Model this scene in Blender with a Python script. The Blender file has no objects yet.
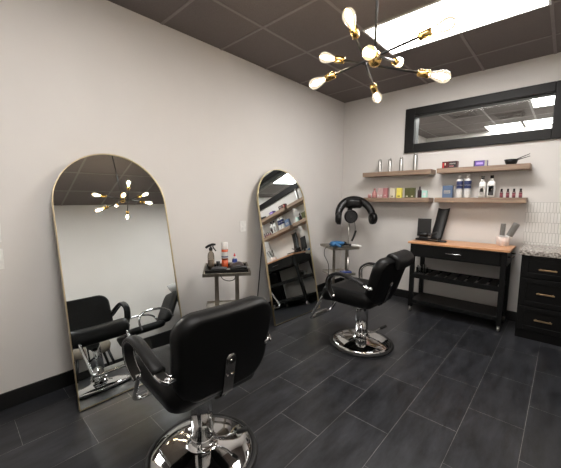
import bpy, bmesh, math, random
from mathutils import Vector, Matrix, Euler
random.seed(7)
PI = math.pi
scene = bpy.context.scene
C = scene.collection

# ---------------------------------------------------------------- camera, world, exposure
cam_d = bpy.data.cameras.new('camera')
cam = bpy.data.objects.new('camera', cam_d); C.objects.link(cam)
YAW, PITCH, ROLL = 0.742535, -0.113536, 0.00189
_f = Vector((-math.sin(YAW)*math.cos(PITCH), math.cos(YAW)*math.cos(PITCH), math.sin(PITCH)))
_r0 = Vector((math.cos(YAW), math.sin(YAW), 0)); _u0 = _r0.cross(_f)
_r = math.cos(ROLL)*_r0 + math.sin(ROLL)*_u0
_u = -math.sin(ROLL)*_r0 + math.cos(ROLL)*_u0
M = Matrix((( _r.x, _u.x, -_f.x, 2.618), (_r.y, _u.y, -_f.y, -4.2939), (_r.z, _u.z, -_f.z, 1.3786), (0,0,0,1)))
cam.matrix_world = M
cam_d.sensor_fit = 'HORIZONTAL'; cam_d.sensor_width = 36
cam_d.lens = 309.81/561*36
cam_d.clip_start = 0.02
scene.camera = cam

w = bpy.data.worlds.new('world'); scene.world = w; w.use_nodes = True
w.node_tree.nodes['Background'].inputs[0].default_value = (0.5, 0.5, 0.52, 1)
w.node_tree.nodes['Background'].inputs[1].default_value = 0.03
vs = scene.view_settings
vs.view_transform = 'Standard'; vs.look = 'None'; vs.gamma = 1; vs.use_curve_mapping = False
vs.exposure = 1.28
PANEL = 11.4      # ceiling panel emission
BULB = 52.0       # filament emission
H = 2.834         # ceiling height
RW = 3.6          # room width
RD = -4.55        # wall behind the camera

# ---------------------------------------------------------------- materials
def mat(name, col, rough=0.5, metal=0.0, var=0.08, scale=30.0, bump=0.0, bscale=200.0, spec=0.5, coat=0.0):
    m = bpy.data.materials.new(name); m.use_nodes = True
    nt = m.node_tree; b = nt.nodes['Principled BSDF']
    tc = nt.nodes.new('ShaderNodeTexCoord')
    n = nt.nodes.new('ShaderNodeTexNoise'); n.inputs['Scale'].default_value = scale; n.inputs['Detail'].default_value = 5
    nt.links.new(tc.outputs['Object'], n.inputs['Vector'])
    r = nt.nodes.new('ShaderNodeValToRGB')
    r.color_ramp.elements[0].position = .3; r.color_ramp.elements[1].position = .7
    r.color_ramp.elements[0].color = (*[c*(1-var) for c in col], 1)
    r.color_ramp.elements[1].color = (*[min(1, c*(1+var)) for c in col], 1)
    nt.links.new(n.outputs['Fac'], r.inputs['Fac']); nt.links.new(r.outputs['Color'], b.inputs['Base Color'])
    b.inputs['Roughness'].default_value = rough; b.inputs['Metallic'].default_value = metal
    b.inputs['Specular IOR Level'].default_value = spec; b.inputs['Coat Weight'].default_value = coat
    if bump:
        n2 = nt.nodes.new('ShaderNodeTexNoise'); n2.inputs['Scale'].default_value = bscale; n2.inputs['Detail'].default_value = 3
        nt.links.new(tc.outputs['Object'], n2.inputs['Vector'])
        bp = nt.nodes.new('ShaderNodeBump'); bp.inputs['Strength'].default_value = bump; bp.inputs['Distance'].default_value = .002
        nt.links.new(n2.outputs['Fac'], bp.inputs['Height']); nt.links.new(bp.outputs['Normal'], b.inputs['Normal'])
    return m

def emit_mat(name, col, strength):
    m = bpy.data.materials.new(name); m.use_nodes = True
    b = m.node_tree.nodes['Principled BSDF']
    b.inputs['Base Color'].default_value = (.8, .8, .8, 1)
    b.inputs['Emission Color'].default_value = (*col, 1); b.inputs['Emission Strength'].default_value = strength
    return m

def glass_shell(name, tint=(1,1,1), gloss=.12, rough=.02):
    m = bpy.data.materials.new(name); m.use_nodes = True
    nt = m.node_tree; nt.nodes.remove(nt.nodes['Principled BSDF'])
    t = nt.nodes.new('ShaderNodeBsdfTransparent'); t.inputs[0].default_value = (*tint, 1)
    g = nt.nodes.new('ShaderNodeBsdfGlossy'); g.inputs['Roughness'].default_value = rough
    lw = nt.nodes.new('ShaderNodeLayerWeight'); lw.inputs['Blend'].default_value = gloss
    mx = nt.nodes.new('ShaderNodeMixShader')
    nt.links.new(lw.outputs['Fresnel'], mx.inputs[0]); nt.links.new(t.outputs[0], mx.inputs[1]); nt.links.new(g.outputs[0], mx.inputs[2])
    nt.links.new(mx.outputs[0], nt.nodes['Material Output'].inputs['Surface'])
    return m

def floor_mat():
    m = bpy.data.materials.new('slate_plank_tile'); m.use_nodes = True
    nt = m.node_tree; b = nt.nodes['Principled BSDF']; L = nt.links.new
    g = nt.nodes.new('ShaderNodeNewGeometry')
    sep = nt.nodes.new('ShaderNodeSeparateXYZ'); L(g.outputs['Position'], sep.inputs[0])
    def add(sock, v):
        n = nt.nodes.new('ShaderNodeMath'); n.operation = 'ADD'; n.inputs[1].default_value = v; L(sock, n.inputs[0]); return n.outputs[0]
    cb = nt.nodes.new('ShaderNodeCombineXYZ')
    L(add(sep.outputs['Y'], 13.52), cb.inputs['X']); L(add(sep.outputs['X'], .112+1.178), cb.inputs['Y'])
    br = nt.nodes.new('ShaderNodeTexBrick'); L(cb.outputs[0], br.inputs['Vector'])
    br.offset = .5; br.offset_frequency = 2
    br.inputs['Scale'].default_value = 1; br.inputs['Brick Width'].default_value = .589; br.inputs['Row Height'].default_value = .2945
    br.inputs['Mortar Size'].default_value = .0011; br.inputs['Mortar Smooth'].default_value = .1
    br.inputs['Color1'].default_value = (.0115, .0120, .0138, 1); br.inputs['Color2'].default_value = (.0180, .0187, .0212, 1)
    br.inputs['Mortar'].default_value = (.13, .126, .118, 1)
    mp = nt.nodes.new('ShaderNodeMapping'); mp.inputs['Scale'].default_value = (9, 2.2, 1); L(g.outputs['Position'], mp.inputs['Vector'])
    n = nt.nodes.new('ShaderNodeTexNoise'); n.inputs['Scale'].default_value = 1.6; n.inputs['Detail'].default_value = 10; n.inputs['Roughness'].default_value = .68
    n.inputs['Distortion'].default_value = .1; L(mp.outputs[0], n.inputs['Vector'])
    r = nt.nodes.new('ShaderNodeValToRGB'); r.color_ramp.elements[0].position = .36; r.color_ramp.elements[1].position = .70
    r.color_ramp.elements[0].color = (.65, .65, .66, 1); r.color_ramp.elements[1].color = (2.3, 2.32, 2.38, 1); L(n.outputs['Fac'], r.inputs['Fac'])
    mx = nt.nodes.new('ShaderNodeMix'); mx.data_type = 'RGBA'; mx.blend_type = 'MULTIPLY'; mx.inputs[0].default_value = 1
    L(br.outputs['Color'], mx.inputs[6]); L(r.outputs['Color'], mx.inputs[7]); L(mx.outputs[2], b.inputs['Base Color'])
    rr = nt.nodes.new('ShaderNodeMapRange'); rr.inputs['From Min'].default_value = .25; rr.inputs['From Max'].default_value = .75; rr.inputs['To Min'].default_value = .27; rr.inputs['To Max'].default_value = .34
    L(n.outputs['Fac'], rr.inputs['Value']); L(rr.outputs[0], b.inputs['Roughness'])
    b.inputs['Specular IOR Level'].default_value = .5
    bp = nt.nodes.new('ShaderNodeBump'); bp.inputs['Strength'].default_value = .25; bp.inputs['Distance'].default_value = .003; bp.invert = True
    L(br.outputs['Fac'], bp.inputs['Height']); L(bp.outputs['Normal'], b.inputs['Normal'])
    return m

def wood_mat(name, c1, c2, axis=0, rough=.45, stretch=14, scale=3.0):
    m = bpy.data.materials.new(name); m.use_nodes = True
    nt = m.node_tree; b = nt.nodes['Principled BSDF']; L = nt.links.new
    tc = nt.nodes.new('ShaderNodeTexCoord'); mp = nt.nodes.new('ShaderNodeMapping')
    s = [stretch]*3; s[axis] = 1; mp.inputs['Scale'].default_value = s
    L(tc.outputs['Object'], mp.inputs['Vector'])
    n = nt.nodes.new('ShaderNodeTexNoise'); n.inputs['Scale'].default_value = scale; n.inputs['Detail'].default_value = 7; n.inputs['Distortion'].default_value = .8
    L(mp.outputs[0], n.inputs['Vector'])
    r = nt.nodes.new('ShaderNodeValToRGB'); r.color_ramp.elements[0].position = .33; r.color_ramp.elements[1].position = .68
    r.color_ramp.elements[0].color = (*c1, 1); r.color_ramp.elements[1].color = (*c2, 1)
    L(n.outputs['Fac'], r.inputs['Fac']); L(r.outputs['Color'], b.inputs['Base Color'])
    b.inputs['Roughness'].default_value = rough
    return m

def granite_mat():
    m = bpy.data.materials.new('granite'); m.use_nodes = True
    nt = m.node_tree; b = nt.nodes['Principled BSDF']; L = nt.links.new
    tc = nt.nodes.new('ShaderNodeTexCoord')
    n = nt.nodes.new('ShaderNodeTexNoise'); n.inputs['Scale'].default_value = 55; n.inputs['Detail'].default_value = 6; L(tc.outputs['Object'], n.inputs['Vector'])
    r = nt.nodes.new('ShaderNodeValToRGB'); e = r.color_ramp.elements
    e[0].position = .36; e[0].color = (.11, .095, .085, 1); e[1].position = .64; e[1].color = (.60, .56, .52, 1)
    k = e.new(.47); k.color = (.30, .265, .235, 1)
    L(n.outputs['Fac'], r.inputs['Fac']); L(r.outputs['Color'], b.inputs['Base Color']); b.inputs['Roughness'].default_value = .2
    return m

def picket_mat():
    m = bpy.data.materials.new('stacked_white_tile'); m.use_nodes = True
    nt = m.node_tree; b = nt.nodes['Principled BSDF']; L = nt.links.new
    g = nt.nodes.new('ShaderNodeNewGeometry'); sep = nt.nodes.new('ShaderNodeSeparateXYZ'); L(g.outputs['Position'], sep.inputs[0])
    cb = nt.nodes.new('ShaderNodeCombineXYZ'); L(sep.outputs['X'], cb.inputs['X'])
    ad = nt.nodes.new('ShaderNodeMath'); ad.operation = 'ADD'; ad.inputs[1].default_value = -.06; L(sep.outputs['Z'], ad.inputs[0]); L(ad.outputs[0], cb.inputs['Y'])
    br = nt.nodes.new('ShaderNodeTexBrick'); L(cb.outputs[0], br.inputs['Vector']); br.offset = .5; br.offset_frequency = 2
    br.inputs['Scale'].default_value = 1; br.inputs['Brick Width'].default_value = .026; br.inputs['Row Height'].default_value = .107
    br.inputs['Mortar Size'].default_value = .0022; br.inputs['Mortar Smooth'].default_value = .2
    br.inputs['Color1'].default_value = (.72, .70, .67, 1); br.inputs['Color2'].default_value = (.66, .64, .61, 1); br.inputs['Mortar'].default_value = (.40, .385, .36, 1)
    L(br.outputs['Color'], b.inputs['Base Color']); b.inputs['Roughness'].default_value = .3
    bp = nt.nodes.new('ShaderNodeBump'); bp.invert = True; bp.inputs['Distance'].default_value = .003; bp.inputs['Strength'].default_value = .5
    L(br.outputs['Fac'], bp.inputs['Height']); L(bp.outputs['Normal'], b.inputs['Normal'])
    return m

WALL = mat('painted_wall', (.645, .618, .592), .75, var=.015, scale=3, bump=.25, bscale=260)
CEIL = mat('dark_acoustic_tile', (.150, .128, .120), .9, var=.12, scale=160, bump=.3, bscale=300)
GRID = mat('ceiling_grid_metal', (.20, .175, .165), .5)
FLOOR = floor_mat()
BASEB = mat('black_baseboard', (.006, .006, .006), .38)
BLACKWOOD = mat('black_painted_wood', (.003, .003, .003), .45, var=.2, spec=.28)
FRAMEBLK = mat('dark_stained_frame', (.0065, .0058, .0055), .5, var=.25, scale=12, spec=.28)
LEATHER = mat('black_vinyl', (.0030, .0030, .0031), .45, var=.1, bump=.3, bscale=330, spec=.2)
LEATHER2 = mat('black_vinyl_soft', (.0050, .0050, .0052), .44, var=.1, bump=.3, bscale=250, spec=.3)
CHROME = mat('chrome', (.62, .62, .618), .06, 1, var=.02)
STEEL = mat('brushed_steel', (.50, .48, .45), .32, 1, var=.08)
DKSTEEL = mat('dark_polished_steel', (.26, .25, .24), .22, 1, var=.05)
BRONZE = mat('aged_steel', (.36, .33, .28), .35, 1, var=.12)
PALESTEEL = mat('pale_polished_steel', (.66, .63, .58), .25, .6, var=.05)
BRASS = mat('brass', (.72, .47, .16), .25, 1, var=.05)
PULL = mat('aged_bronze', (.42, .29, .16), .38, 1, var=.06)
GOLD = mat('champagne_gold', (.62, .52, .33), .3, 1, var=.05)
MIRROR = mat('mirror_silver', (.81, .855, .86), .004, 1, var=0)
RUBBER = mat('black_rubber', (.012, .012, .012), .6)
BLKMETAL = mat('black_metal', (.014, .013, .012), .35)
BLKPLAST = mat('black_plastic', (.0038, .0038, .004), .36, spec=.35)
GREYPL = mat('charcoal_plastic', (.045, .045, .048), .4)
WHITEPL = mat('white_plastic', (.72, .71, .69), .35)
PLATE = mat('switch_plate_plastic', (.76, .745, .72), .4)
PANEL_M = emit_mat('lit_diffuser', (1.0, .975, .95), PANEL)
PANEL_DIM = emit_mat('dimmed_diffuser', (1.0, .97, .94), PANEL*.86)  # near-end panels turned down to even out the wall brightness
FIL = emit_mat('glowing_filament', (1.0, .83, .62), BULB)
BULBGLASS = glass_shell('bulb_glass', (1, .97, .92), .38)
_nt = BULBGLASS.node_tree; _o = _nt.nodes['Material Output']; _e = _nt.nodes.new('ShaderNodeEmission')
_e.inputs[0].default_value = (1, .86, .66, 1); _e.inputs[1].default_value = .10
_lw = _nt.nodes.new('ShaderNodeLayerWeight'); _lw.inputs['Blend'].default_value = .35
_cr = _nt.nodes.new('ShaderNodeValToRGB'); _cr.color_ramp.elements[0].position = .35; _cr.color_ramp.elements[1].position = .85
_cr.color_ramp.elements[0].color = (1, .97, .92, 1); _cr.color_ramp.elements[1].color = (.50, .44, .36, 1)
_nt.links.new(_lw.outputs['Facing'], _cr.inputs['Fac'])
for _n in _nt.nodes:
    if _n.type == 'BSDF_TRANSPARENT': _nt.links.new(_cr.outputs['Color'], _n.inputs[0])
_a = _nt.nodes.new('ShaderNodeAddShader')
_nt.links.new(_o.inputs['Surface'].links[0].from_socket, _a.inputs[0]); _nt.links.new(_e.outputs[0], _a.inputs[1]); _nt.links.new(_a.outputs[0], _o.inputs['Surface'])
PANE = glass_shell('window_glass', (.93, .95, .94), .10)
OAK = wood_mat('weathered_oak', (.19, .125, .085), (.33, .235, .165), 0, .5)
BUTCHER = wood_mat('butcher_block', (.50, .245, .115), (.66, .36, .19), 0, .38, 20)
GRANITE = granite_mat()
PICKET = picket_mat()
TROFFER = mat('white_enamel', (.75, .74, .72), .4)
def pl(name, col, rough=.35, metal=0): return mat(name, col, rough, metal, var=.04)
ALU = mat('brushed_aluminium', (.42, .41, .39), .36, 1, var=.05)
PINK = pl('rose_pink', (.48, .22, .21)); LPINK = pl('pale_pink', (.62, .43, .42)); ROSE = pl('dusty_rose', (.45, .18, .19))
CREAM = pl('cream_card', (.68, .62, .48)); YELLOW = pl('lemon_card', (.78, .68, .12)); OLIVE = pl('olive_card', (.085, .09, .03))
PLUM = pl('dark_plum_plastic', (.028, .010, .016)); MINT = pl('mint_card', (.45, .72, .64)); NAVY = pl('navy_label', (.025, .035, .11))
BLUEBOX = pl('slate_blue_card', (.10, .15, .25)); PURPLE = pl('violet_card', (.11, .06, .30)); REDLAB = pl('crimson_label', (.22, .05, .07))
ORANGE = pl('orange_paint', (.42, .06, .008)); BLUE = pl('cobalt_plastic', (.018, .04, .19)); SKY = pl('sky_blue_plastic', (.04, .15, .33))
RED = pl('red_plastic', (.55, .03, .03)); DKRED = pl('dark_red_card', (.09, .012, .015)); TAN = pl('beige_vinyl', (.24, .21, .17), .55)
BLUSH = pl('blush_ceramic', (.72, .61, .56), .3); LABELP = pl('pale_label', (.50, .49, .47)); LABELG = pl('grey_label', (.38, .36, .33)); INK = pl('dark_print', (.03, .028, .03))
PORCELAIN = pl('pale_basin', (.55, .55, .54), .15)
SMOKE = glass_shell('smoked_bottle', (.66, .62, .57), .15)
CLEARPL = glass_shell('clear_acrylic', (.75, .76, .77), .3, .08)
SILVERP = mat('silver_paint', (.30, .29, .275), .32, .7)

# ---------------------------------------------------------------- mesh helpers
def tag(o, label=None, cat=None, group=None, kind=None):
    if label: o['label'] = label
    if cat: o['category'] = cat
    if group: o['group'] = group
    if kind: o['kind'] = kind
    return o

class MB:
    def __init__(s): s.bm = bmesh.new(); s.mats = []
    def mi(s, m):
        if m not in s.mats: s.mats.append(m)
        return s.mats.index(m)
    def box(s, lo, hi, m=None, bev=0.0, T=None, seg=2):
        lo = Vector(lo); hi = Vector(hi)
        r = bmesh.ops.create_cube(s.bm, size=1)
        vs_ = r['verts']; c = (lo+hi)/2; d = hi-lo
        for v in vs_: v.co = Vector((v.co.x*d.x, v.co.y*d.y, v.co.z*d.z)) + c
        faces = list({f for v in vs_ for f in v.link_faces})
        if m is not None:
            for f in faces: f.material_index = s.mi(m)
        if bev:
            edges = list({e for v in vs_ for e in v.link_edges})
            rr = bmesh.ops.bevel(s.bm, geom=edges, offset=min(bev, min(d)*.49), segments=seg, affect='EDGES', profile=.5)
            vs_ = list({v for f in rr['faces'] for v in f.verts} | {v for v in vs_ if v.is_valid})
        if T is not None:
            for v in vs_: v.co = T @ v.co
        return s
    def mesh(s, verts, faces, m=None, T=None, smooth=True):
        vv = [s.bm.verts.new((T @ Vector(v)) if T is not None else v) for v in verts]
        for f in faces:
            try:
                ff = s.bm.faces.new([vv[i] for i in f]); ff.smooth = smooth
                if m is not None: ff.material_index = s.mi(m)
            except ValueError: pass
        return s
    def lathe(s, prof, n=32, m=None, T=None, smooth=True):
        verts = []; faces = []; rings = []
        for r, z in prof:
            if r < 1e-6: rings.append([len(verts)]); verts.append((0, 0, z))
            else:
                rings.append(list(range(len(verts), len(verts)+n)))
                verts += [(r*math.cos(2*PI*i/n), r*math.sin(2*PI*i/n), z) for i in range(n)]
        for a, b in zip(rings, rings[1:]):
            for i in range(n):
                j = (i+1) % n
                if len(a) == 1 and len(b) == 1: continue
                if len(a) == 1: faces.append((a[0], b[j], b[i]))
                elif len(b) == 1: faces.append((a[i], a[j], b[0]))
                else: faces.append((a[i], a[j], b[j], b[i]))
        return s.mesh(verts, faces, m, T, smooth)
    def cyl(s, p0, p1, r0, r1=None, n=20, m=None, smooth=True):
        p0 = Vector(p0); p1 = Vector(p1); r1 = r0 if r1 is None else r1
        d = p1-p0; q = d.to_track_quat('Z', 'Y').to_matrix().to_4x4(); q.translation = p0
        return s.lathe([(0, 0), (r0, 0), (r1, d.length), (0, d.length)], n, m, q, smooth)
    def sweep(s, pts, prof, m=None, up=(0, 0, 1), closed=False, smooth=True, cap=True, scales=None):
        pts = [Vector(p) for p in pts]; n = len(pts); k = len(prof); verts = []; faces = []
        upv = Vector(up)
        for i, p in enumerate(pts):
            a = pts[i-1] if (i > 0 or closed) else p
            b = pts[(i+1) % n] if (i < n-1 or closed) else p
            t = (b-a).normalized()
            sd = t.cross(upv)
            if sd.length < 1e-4: sd = t.cross(Vector((1, 0.01, 0)))
            sd.normalize(); u2 = sd.cross(t).normalized(); upv = u2
            sc = scales[i] if scales else 1
            for x, y in prof: verts.append(p + sd*x*sc + u2*y*sc)
        for i in range(n if closed else n-1):
            for j in range(k):
                a = i*k+j; b = i*k+(j+1) % k; c = ((i+1) % n)*k+(j+1) % k; d = ((i+1) % n)*k+j
                faces.append((a, b, c, d))
        if cap and not closed:
            faces.append(tuple(range(k))[::-1]); faces.append(tuple((n-1)*k+j for j in range(k)))
        return s.mesh(verts, faces, m, None, smooth)
    def tube(s, pts, r, m=None, n=10, closed=False, scales=None):
        return s.sweep(pts, [(r*math.cos(2*PI*i/n), r*math.sin(2*PI*i/n)) for i in range(n)], m, closed=closed, scales=scales)
    def pad(s, w, h, t, R, edge=.3, crown=0., n=16, m=None, warp=None):
        # soft cushion, w along x, h along z, thickness t along y
        def contour(u, v):
            k = max(abs(u), abs(v))
            if k < 1e-9: return 0., 0., 0.
            x, z = u/k*w/2, v/k*h/2
            cx, cz = w/2-R, h/2-R
            if abs(x) > cx and abs(z) > cz:
                dx, dz = abs(x)-cx, abs(z)-cz
                ang = math.atan2(dz, dx)
                x = math.copysign(cx+R*math.cos(ang), x); z = math.copysign(cz+R*math.sin(ang), z)
            return x*k, z*k, k
        verts = []; idx = {}; faces = []
        def tt(i): return math.sin((i/n*2-1)*PI/2)*.55+(i/n*2-1)*.45
        for side in (-1, 1):
            for i in range(n+1):
                for j in range(n+1):
                    bd = i in (0, n) or j in (0, n)
                    if bd and side == 1: idx[(1, i, j)] = idx[(-1, i, j)]; continue
                    x, z, k = contour(tt(i), tt(j))
                    e0 = 1-edge
                    f = 1. if k < e0 else math.sqrt(max(0, 1-((k-e0)/edge)**2))
                    y = side*(t/2*f + crown*(1-k*k))
                    p = Vector((x, y, z))
                    if warp: p = Vector(warp(p))
                    idx[(side, i, j)] = len(verts); verts.append(p)
        for side in (-1, 1):
            for i in range(n):
                for j in range(n):
                    q = [idx[(side, i, j)], idx[(side, i+1, j)], idx[(side, i+1, j+1)], idx[(side, i, j+1)]]
                    faces.append(tuple(q if side == -1 else q[::-1]))
        return s.mesh(verts, faces, m, None, True)
    def prism(s, outline, h, m=None, T=None, bev=0.0):
        # outline in xy, extruded +z
        n = len(outline)
        verts = [(x, y, 0) for x, y in outline] + [(x, y, h) for x, y in outline]
        faces = [tuple(range(n))[::-1], tuple(range(n, 2*n))] + [(i, (i+1) % n, n+(i+1) % n, n+i) for i in range(n)]
        return s.mesh(verts, faces, m, T, False)
    def build(s, name, m=None, parent=None, loc=None, rot=None, smooth_angle=None):
        me = bpy.data.meshes.new(name)
        bmesh.ops.recalc_face_normals(s.bm, faces=s.bm.faces[:])
        s.bm.to_mesh(me); s.bm.free()
        if s.mats:
            for q in s.mats: me.materials.append(q)
        elif m: me.materials.append(m)
        o = bpy.data.objects.new(name, me); C.objects.link(o)
        if parent: o.parent = parent
        if loc: o.location = loc
        if rot: o.rotation_euler = rot
        return o

def empty(name, loc=(0, 0, 0), rz=0.0, label=None, cat=None, group=None):
    o = bpy.data.objects.new(name, None); C.objects.link(o)
    o.location = loc; o.rotation_euler = (0, 0, rz); o.empty_display_size = .1
    return tag(o, label, cat, group)

def struct(mb, name, m):
    o = mb.build(name, m); o['kind'] = 'structure'; return o

def smooth_path(pts, n=8, closed=False):
    P = [Vector(p) for p in pts]; out = []
    N = len(P); rng = N if closed else N-1
    for i in range(rng):
        p0 = P[(i-1) % N] if (i > 0 or closed) else P[0]; p1 = P[i]; p2 = P[(i+1) % N]
        p3 = P[(i+2) % N] if (i+2 < N or closed) else P[-1]
        for k in range(n):
            t = k/n
            out.append(.5*((2*p1)+(-p0+p2)*t+(2*p0-5*p1+4*p2-p3)*t*t+(-p0+3*p1-3*p2+p3)*t**3))
    if not closed: out.append(P[-1])
    return out

def round_corners(pts, r, n=6):
    P = [Vector(p) for p in pts]; out = [P[0]]
    for a, b, c in zip(P, P[1:], P[2:]):
        d1 = (a-b); d2 = (c-b); rr = min(r, d1.length*.49, d2.length*.49)
        s0 = b+d1.normalized()*rr; s1 = b+d2.normalized()*rr
        for k in range(n+1):
            t = k/n; out.append((1-t)**2*s0+2*t*(1-t)*b+t*t*s1)
    out.append(P[-1]); return out

def copy_tree(o, parent=None):
    c = o.copy(); C.objects.link(c); c.parent = parent
    for ch in list(o.children): copy_tree(ch, c)
    return c

# ---------------------------------------------------------------- room shell
NY = 3.80     # the room seen through the transom window reaches y = NY
WT = .12
struct(MB().box((-.15, RD-.15, -.1), (RW+.15, NY+.15, 0)), 'floor', FLOOR)
struct(MB().box((-.15, RD-.15, H), (RW+.15, NY+.15, H+.1)), 'ceiling', CEIL)
struct(MB().box((-.15, RD-.15, 0), (0, NY+.15, H)), 'wall_left', WALL)
struct(MB().box((RW, RD-.15, 0), (RW+.15, NY+.15, H)), 'wall_right', WALL)
struct(MB().box((0, RD-.15, 0), (RW, RD, H)), 'wall_front', WALL)
struct(MB().box((0, NY, 0), (RW, NY+.15, H)), 'wall_far', WALL)
# back wall with the opening of the transom window
WX0, WX1, WZ0, WZ1 = 1.03, 2.50, 2.055, 2.49
b = MB()
b.box((0, 0, 0), (WX0, WT, H)); b.box((WX1, 0, 0), (RW, WT, H)); b.box((WX0, 0, 0), (WX1, WT, WZ0)); b.box((WX0, 0, WZ1), (WX1, WT, H))
struct(b, 'wall_back', WALL)
# ceiling grid of tee bars
GX0, GY0, T = .5916, -.4828, .6096
b = MB()
x = GX0
while x < RW: b.box((x-.012, RD, H-.005), (x+.012, 0, H+.002)); x += T
x = .87-T
while x < RW:
    if x > 0: b.box((x-.012, WT, H-.005), (x+.012, NY, H+.002))
    x += T
y = GY0
while y > RD: b.box((0, y-.012, H-.0045), (RW, y+.012, H+.002)); y -= T
y = .99-T
while y < NY: b.box((0, y-.012, H-.0045), (RW, y+.012, H+.002)); y += T
struct(b, 'ceiling_grid', GRID)
BH = .112
def baseboard(name, lo, hi):
    struct(MB().box(lo, hi, None, .004), name, BASEB)
baseboard('baseboard_left', (0, RD, 0), (.014, 0, BH))
baseboard('baseboard_back', (.014, -.014, 0), (2.36, 0, BH))
baseboard('baseboard_right', (RW-.014, RD, 0), (RW, -.014, BH))
baseboard('baseboard_front', (.014, RD, 0), (RW-.014, RD+.014, BH))

# unseen dark door behind the camera, added to darken the chrome's reflections
d_ = MB().box((1.35, RD, .005), (2.45, RD+.04, 2.1), None, .004).build('added_dark_door', BLACKWOOD); d_['kind'] = 'structure'
MB().cyl((1.45, RD+.04, 1.0), (1.45, RD+.09, 1.0), .012).cyl((1.45, RD+.085, 1.0), (1.57, RD+.085, 1.0), .010).build('added_door_handle', STEEL, d_)

# transom window: deep dark frame and a pane
win = empty('window_1', (0, 0, 0)); win['kind'] = 'structure'
b = MB()
FX0, FX1, FZ0, FZ1 = .955, 2.575, 1.99, 2.555
IX0, IX1, IZ0, IZ1 = 1.078, 2.452, 2.098, 2.455
for lo, hi in (((FX0, -.035, FZ0), (IX0, 0, FZ1)), ((IX1, -.035, FZ0), (FX1, 0, FZ1)), ((IX0, -.035, FZ0), (IX1, 0, IZ0)), ((IX0, -.035, IZ1), (IX1, 0, FZ1))):
    b.box(lo, hi, None, .006)
b.build('window_frame', FRAMEBLK, win)
b = MB()
for lo, hi in (((WX0, 0, WZ0), (IX0+.004, WT, WZ1)), ((IX1-.004, 0, WZ0), (WX1, WT, WZ1)), ((IX0, 0, WZ0), (IX1, WT, IZ0+.004)), ((IX0, 0, IZ1-.004), (IX1, WT, WZ1))):
    b.box(lo, hi)
b.build('window_jamb', FRAMEBLK, win)
MB().box((IX0, .05, IZ0), (IX1, .055, IZ1)).build('window_pane', PANE, win)

# ---------------------------------------------------------------- ceiling panels and vents
def panel(x0, x1, y0, y1, label, group, lit=None):
    t = empty('ceiling_light', ((x0+x1)/2, (y0+y1)/2, H), 0, label, 'ceiling light', group)
    hx, hy = (x1-x0)/2, (y1-y0)/2; fw = .016
    b = MB()
    for lo, hi in (((-hx, -hy, -.012), (-hx+fw, hy, 0)), ((hx-fw, -hy, -.012), (hx, hy, 0)), ((-hx+fw, -hy, -.012), (hx-fw, -hy+fw, 0)), ((-hx+fw, hy-fw, -.012), (hx-fw, hy, 0))):
        b.box(lo, hi)
    b.build('light_frame', TROFFER, t)
    MB().box((-hx+fw, -hy+fw, -.008), (hx-fw, hy-fw, -.002)).build('diffuser', lit or PANEL_M, t)
xs = lambda m: GX0+m*T
ys = lambda k: GY0-k*T
panel(xs(1), xs(3), ys(2), ys(1), 'long white lit ceiling panel directly behind the bulb chandelier', None)
panel(xs(1), xs(2), ys(6), ys(5), 'lit ceiling panel over the room\'s near end, the one closer to the leaning mirrors', None, PANEL_DIM)
panel(xs(2), xs(3), ys(6), ys(5), 'lit ceiling panel over the room\'s near end, the one farther from the leaning mirrors', None, PANEL_DIM)
panel(.88, 2.09, .99, 1.66, 'thin lit strip of a ceiling panel along the top of the transom window', None)
panel(2.11, 2.71, .99, 2.21, 'bright square end of a ceiling panel in the right end of the transom window', None)
panel(1.28, 1.87, 3.21, 3.76, 'left half of the lit panel pair seen low in the transom window', None)
panel(1.90, 2.49, 3.21, 3.76, 'right half of the lit panel pair seen low in the transom window', None)
def vent(x, y, label):
    t = empty('ceiling_vent', (x, y, H), 0, label, 'vent')
    MB().box((-.29, -.29, -.006), (.29, .29, -.001)).build('vent_plate', CEIL, t)
    for k in range(4):
        r = .05+.045*k
        b = MB()
        for s in (-1, 1):
            b.box((-r, s*r-.012, -.02), (r, s*r+.012, -.005)); b.box((s*r-.012, -r, -.02), (s*r+.012, r, -.005))
        b.build('louver', CEIL, t)
vent(1.175, 1.9, 'square ceiling vent seen in the left part of the transom window')
vent(1.785, 2.51, 'square ceiling vent seen near the middle of the transom window')

# ---------------------------------------------------------------- leaning arched mirrors
def arch_outline(w, h, n=28, inset=0.):
    r = w/2-inset; cz = h-w/2
    pts = [(-r, inset), (r, inset)]
    for i in range(n+1):
        a = PI*i/n; pts.append((r*math.cos(a), cz+r*math.sin(a)))
    return pts
def arch_mirror(loc, rz, tilt, label, w=.765, h=1.748):
    t = empty('arched_mirror', loc, 0, label, 'mirror'); t.rotation_euler = Euler((-tilt, 0, rz), 'XYZ')
    # local: x width, z up the glass, +y faces the wall (back)
    T = Matrix.Rotation(PI/2, 4, 'X')
    b = MB(); b.prism(arch_outline(w, h, 36, .004), .012, None, T)
    b.build('backing_board', BLKPLAST, t, (0, .024, 0))
    b = MB(); b.prism(arch_outline(w, h, 36, .006), .003, None, T); b.build('mirror_glass', MIRROR, t, (0, .0115, 0))
    o = [Vector((x, 0.012, z)) for x, z in arch_outline(w, h, 36, .003)]
    b = MB(); b.sweep(o, [(-.0028, -.012), (.0028, -.012), (.0028, .012), (-.0028, .012)], None, up=(0, 1, 0), closed=True, smooth=False)
    b.build('mirror_frame', GOLD, t)
    return t
TILT = math.radians(12.2)
arch_mirror((.408, -3.405, .006), PI/2, TILT, 'arched gold-rimmed floor mirror facing the nearest styling chair', .79)
arch_mirror((.412, -1.556, .006), PI/2-math.radians(1.8), math.radians(11.4), 'arched gold-rimmed floor mirror farther back, beside the hood dryer', .79, 1.755)

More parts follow.
